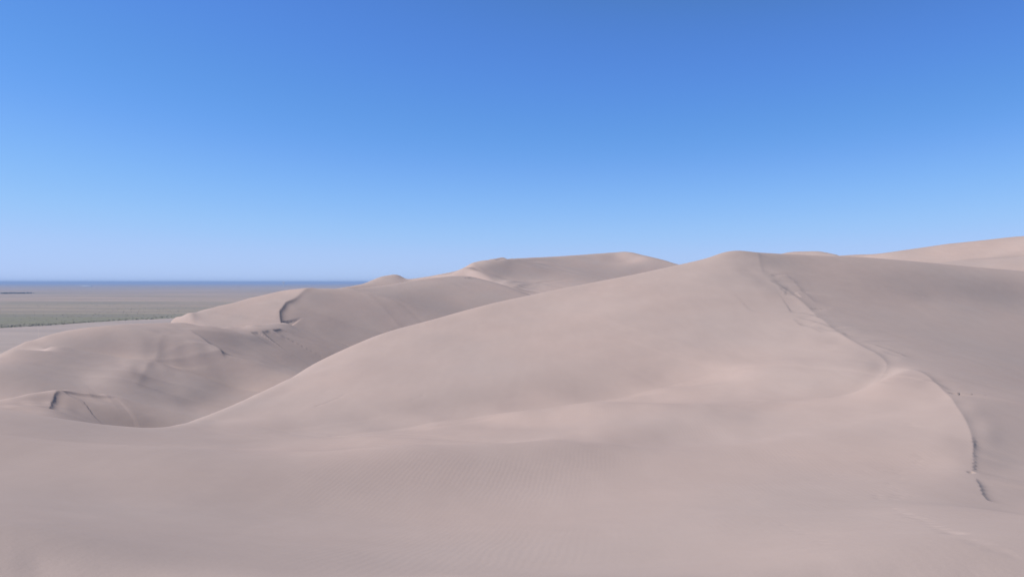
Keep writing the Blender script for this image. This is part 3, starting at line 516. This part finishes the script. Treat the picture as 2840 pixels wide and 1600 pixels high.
co,fa=sheet_mesh(F,500,300)
structure(link_mesh('right_dune',co,fa,SAND),'pale sunlit dune rising at the right edge of the skyline')

# ------------------------------------------------------------------ the plain
def plain_pt(u,v): y=-ZP*FPX/(v-HV); return ((u-CX)/FPX*y,y)
def plain_material():
    s=N('plain_ground'); g=s.n('ShaderNodeNewGeometry'); P=g.outputs['Position']
    a=s.noise(s.mapping(P,(.22,1,1),(0,0,R(-4))),.0011,5,.62)
    b=s.noise(s.mapping(P,(.12,1,1),(0,0,R(3))),.006,5,.65)
    sp=s.n('ShaderNodeSeparateXYZ'); s.l(P,sp.inputs[0])
    # the scrub is dense and greener by the sand and thins out into dry grass farther away
    far=s.n('ShaderNodeMapRange'); s.l(sp.outputs[1],far.inputs[0]); far.inputs[1].default_value=2700; far.inputs[2].default_value=4600
    f2=s.math('ADD',far.outputs[0],s.math('MULTIPLY',s.math('SUBTRACT',a,.5),1.6))
    c=s.ramp(f2,[(.10,(.27,.24,.15)),(.38,(.31,.262,.175)),(.58,(.47,.345,.245)),(.72,(.36,.29,.20)),(.95,(.56,.39,.285))])
    c=s.mix(s.ramp(b,[(.42,(0,0,0)),(.66,(.75,.75,.75))]),c,(.27,.225,.175))
    c=s.mix(s.math('MULTIPLY',s.noise(s.mapping(P,(.5,1,1)),.03,4,.75),.45),c,(.12,.12,.085))
    return s.finish(c,.95,[],.1)
def flat_material():
    s=N('flat_sand'); g=s.n('ShaderNodeNewGeometry'); P=g.outputs['Position']
    a=s.noise(s.mapping(P,(.2,1,1),(0,0,R(8))),.008,5,.6)
    c=s.mix(s.ramp(a,[(.35,(0,0,0)),(.65,(1,1,1))]),(.45,.35,.295),(.385,.305,.26))
    c=s.mix(s.ramp(s.noise(s.mapping(P,(.3,1,1)),.03,4,.7),[(.6,(0,0,0)),(.72,(.5,.5,.5))]),c,(.20,.17,.14))
    return s.finish(c,.95,[],.1)
def grid_plane(name,x0,x1,y0,y1,z,mat,nx=40,ny=40):
    X,Y=np.meshgrid(np.linspace(x0,x1,nx),np.linspace(y0,y1,ny),indexing='ij')
    I=np.arange(nx*ny).reshape(nx,ny); F_=np.stack([I[:-1,:-1],I[1:,:-1],I[1:,1:],I[:-1,1:]],-1).reshape(-1,4)
    return link_mesh(name,np.stack([X,Y,np.full_like(X,z)],-1).reshape(-1,3),F_,mat)
structure(grid_plane('plain',-118000,118000,-3000,118000,ZP,plain_material()),'flat scrub plain reaching to the horizon')
rng=random.Random(4)
def n1(x,seed=0):
    i=math.floor(x); f=x-i; f=f*f*(3-2*f)
    h=lambda k: (math.sin(k*127.1+seed*311.7)*43758.5453)%1
    return h(i)*(1-f)+h(i+1)*f
EDGE=[(-500,918),(0,910),(120,904),(250,894),(400,886),(520,880),(700,874),(1000,866)]
def edge_v(u): return float(np.interp(u,[e[0] for e in EDGE],[e[1] for e in EDGE]))
ne=420; us=np.linspace(-500,1000,ne); far_=[]; near_=[]
for u in us:
    x,y=plain_pt(u,edge_v(u)); y+=22*math.sin(x/47)+16*math.sin(x/19+1)+10*math.sin(x/7.3+2)+6*math.sin(x/2.9); far_.append((x,y)); near_.append((x*.12,y*.12))
far_=np.array(far_); near_=np.array(near_)
rows=12; co=[]
for k in range(rows):
    f=k/(rows-1); p=near_*(1-f)+far_*f; co.append(np.c_[p,np.full(ne,ZP+.25)])
co=np.array(co); I=np.arange(rows*ne).reshape(rows,ne)
F_=np.stack([I[:-1,:-1],I[:-1,1:],I[1:,1:],I[1:,:-1]],-1).reshape(-1,4)
structure(link_mesh('sand_flat',co.reshape(-1,3),F_,flat_material()),'pale dry creek bed of sand between the dunes and the scrub')

# ------------------------------------------------------------------ scrub, far trees, far buildings
def leafy_material(name,c0,c1):
    s=N(name); g=s.n('ShaderNodeNewGeometry'); return s.finish(s.mix(s.noise(g.outputs['Position'],.8,3,.6),c0,c1),.9,[],.1)
SCRUB=leafy_material('scrub_leaves',(.11,.105,.07),(.19,.175,.12))
def clump(co,fa,x,y,z,r,h,k,rg):
    """a shrub as a bunch of small tilted leaf faces filling a dome"""
    for _ in range(k):
        a=rg.random()*6.283; q=math.sqrt(rg.random())*r; t=rg.random()
        px,py,pz=x+q*math.cos(a),y+q*math.sin(a),z+h*t*(1-.6*(q/r)**2); s_=r*(.25+.25*rg.random())
        b=rg.random()*3.14; dx,dy=math.cos(b)*s_,math.sin(b)*s_; dz=s_*(.5+rg.random()*.5); tx,ty=(rg.random()-.5)*s_,(rg.random()-.5)*s_
        n=len(co); co+= [(px-dx,py-dy,pz-dz*.4),(px+dx,py+dy,pz-dz*.4),(px+dx*.5+tx,py+dy*.5+ty,pz+dz*.6),(px-dx*.5+tx,py-dy*.5+ty,pz+dz*.6)]; fa.append((n,n+1,n+2,n+3))
def kindtag(o,kind,label=None): 
    o['kind']=kind
    if label: o['label']=label
    return o
co=[];fa=[]
for i in range(900):
    u=rng.uniform(-80,540); x,y=plain_pt(u,edge_v(u)); back=rng.random()**2.2*260; 
    if rng.random()<u/480: continue
    r=rng.uniform(.8,2.6)*(1.5 if n1(x/80,9)>.6 else 1); clump(co,fa,x,y+back+22*math.sin(x/47),ZP,r,r*rng.uniform(.7,1.3),9,rng)
for i in range(1400):
    u=rng.uniform(-80,900); v=rng.uniform(812,edge_v(u)-3); x,y=plain_pt(u,v); r=rng.uniform(1.2,3.2); clump(co,fa,x,y,ZP,r*.8,r*.7,6,rng)
kindtag(link_mesh('scrub',np.array(co),np.array(fa),SCRUB,smooth=False),'stuff','low grey green scrub dotted over the plain and along its sandy edge')
co=[];fa=[]
for i in range(60):
    u=rng.uniform(0,12); x,y=plain_pt(0,815); x=rng.gauss(0,1)*0+plain_pt(rng.choice([4,12,22,30,34,40,45,60,68]),815)[0]+rng.gauss(0,18); y=y+rng.uniform(-160,220)
    r=rng.uniform(6,11); clump(co,fa,x,y,ZP+3,r,r*1.6,26,rng)
kindtag(link_mesh('distant_woodland',np.array(co),np.array(fa),leafy_material('tree_leaves',(.03,.045,.025),(.08,.10,.05)),smooth=False),'stuff','thin dark line of far trees at the left edge of the plain')

def plain_mat(name,c,r=.6):
    s=N(name); g=s.n('ShaderNodeNewGeometry'); return s.finish(s.mix(s.noise(g.outputs['Position'],.05,3,.6),c,tuple(k*.88 for k in c)),r,[],.3)
WHITE=plain_mat('white_paint',(.80,.79,.76)); GREY=plain_mat('grey_metal',(.35,.36,.37))
def empty(name,loc,label,cat):
    o=bpy.data.objects.new(name,None); SC.collection.objects.link(o); o.location=loc; o['label']=label; o['category']=cat; return o
def boxes(name,bs,mat,parent):
    co=[];fa=[]
    for x0,x1,y0,y1,z0,z1 in bs:
        n=len(co); co+=[(x,y,z) for z in (z0,z1) for x,y in ((x0,y0),(x1,y0),(x1,y1),(x0,y1))]
        fa+=[(n,n+3,n+2,n+1),(n+4,n+5,n+6,n+7)]+[(n+i,n+(i+1)%4,n+4+(i+1)%4,n+4+i) for i in range(4)]
    return link_mesh(name,np.array(co,float),np.array(fa),mat,parent,False)
def shed(u,v,wpx,label):
    x,y=plain_pt(u,v); w=wpx/FPX*y; h=w*.07
    e=empty('farm_shed',(x,y,ZP),label,'building')
    e['group']='white sheds far out on the plain'
    boxes('wall',[(-w/2,w/2,-w*.12,w*.12,0,h)],WHITE,e)
    n=[(-w/2-2,-w*.13,h),(w/2+2,-w*.13,h),(w/2+2,0,h*1.5),(-w/2-2,0,h*1.5),(-w/2-2,w*.13,h),(w/2+2,w*.13,h)]
    link_mesh('roof',np.array(n,float),np.array([(0,1,2,3),(3,2,5,4),(0,3,4,4)])[:2],WHITE,e,False)
    boxes('door',[(w*k-w*.03,w*k+w*.03,-w*.125,-w*.12,0,h*.7) for k in (-.3,0,.3)][:1],GREY,e)
shed(241,795,26,'long low white shed far out on the plain left of the dunes')
shed(37,796,9,'smallest white shed near the horizon at the far left')
x,y=plain_pt(787,796)
e=empty('storage_tower',(x,y,ZP),'tiny white tower standing on the horizon','tower')
def ring(name,pr,mat,parent,n=20):
    co=[(r*math.cos(6.2832*i/n),r*math.sin(6.2832*i/n),z) for r,z in pr for i in range(n)]
    fa=[(k*n+i,k*n+(i+1)%n,(k+1)*n+(i+1)%n,(k+1)*n+i) for k in range(len(pr)-1) for i in range(n)]
    return link_mesh(name,np.array(co,float),np.array(fa),mat,parent)
ring('shaft',[(17,0),(14,20),(12,100),(12,110)],WHITE,e); ring('tank',[(12,108),(26,118),(30,130),(26,144),(10,150),(.1,152)],WHITE,e)

# ------------------------------------------------------------------ air
m=bpy.data.materials.new('haze_air'); n_=nodes(m); pv=n_.nodes.new('ShaderNodeVolumePrincipled'); ou=n_.nodes.new('ShaderNodeOutputMaterial')
pv.inputs['Color'].default_value=(.53,.70,1.0,1); pv.inputs['Density'].default_value=3.8e-5; pv.inputs['Anisotropy'].default_value=0
n_.links.new(pv.outputs[0],ou.inputs['Volume'])
hz=boxes('haze',[(-120000,120000,-4500,120000,ZP-8,48)],m,None); hz['kind']='stuff'
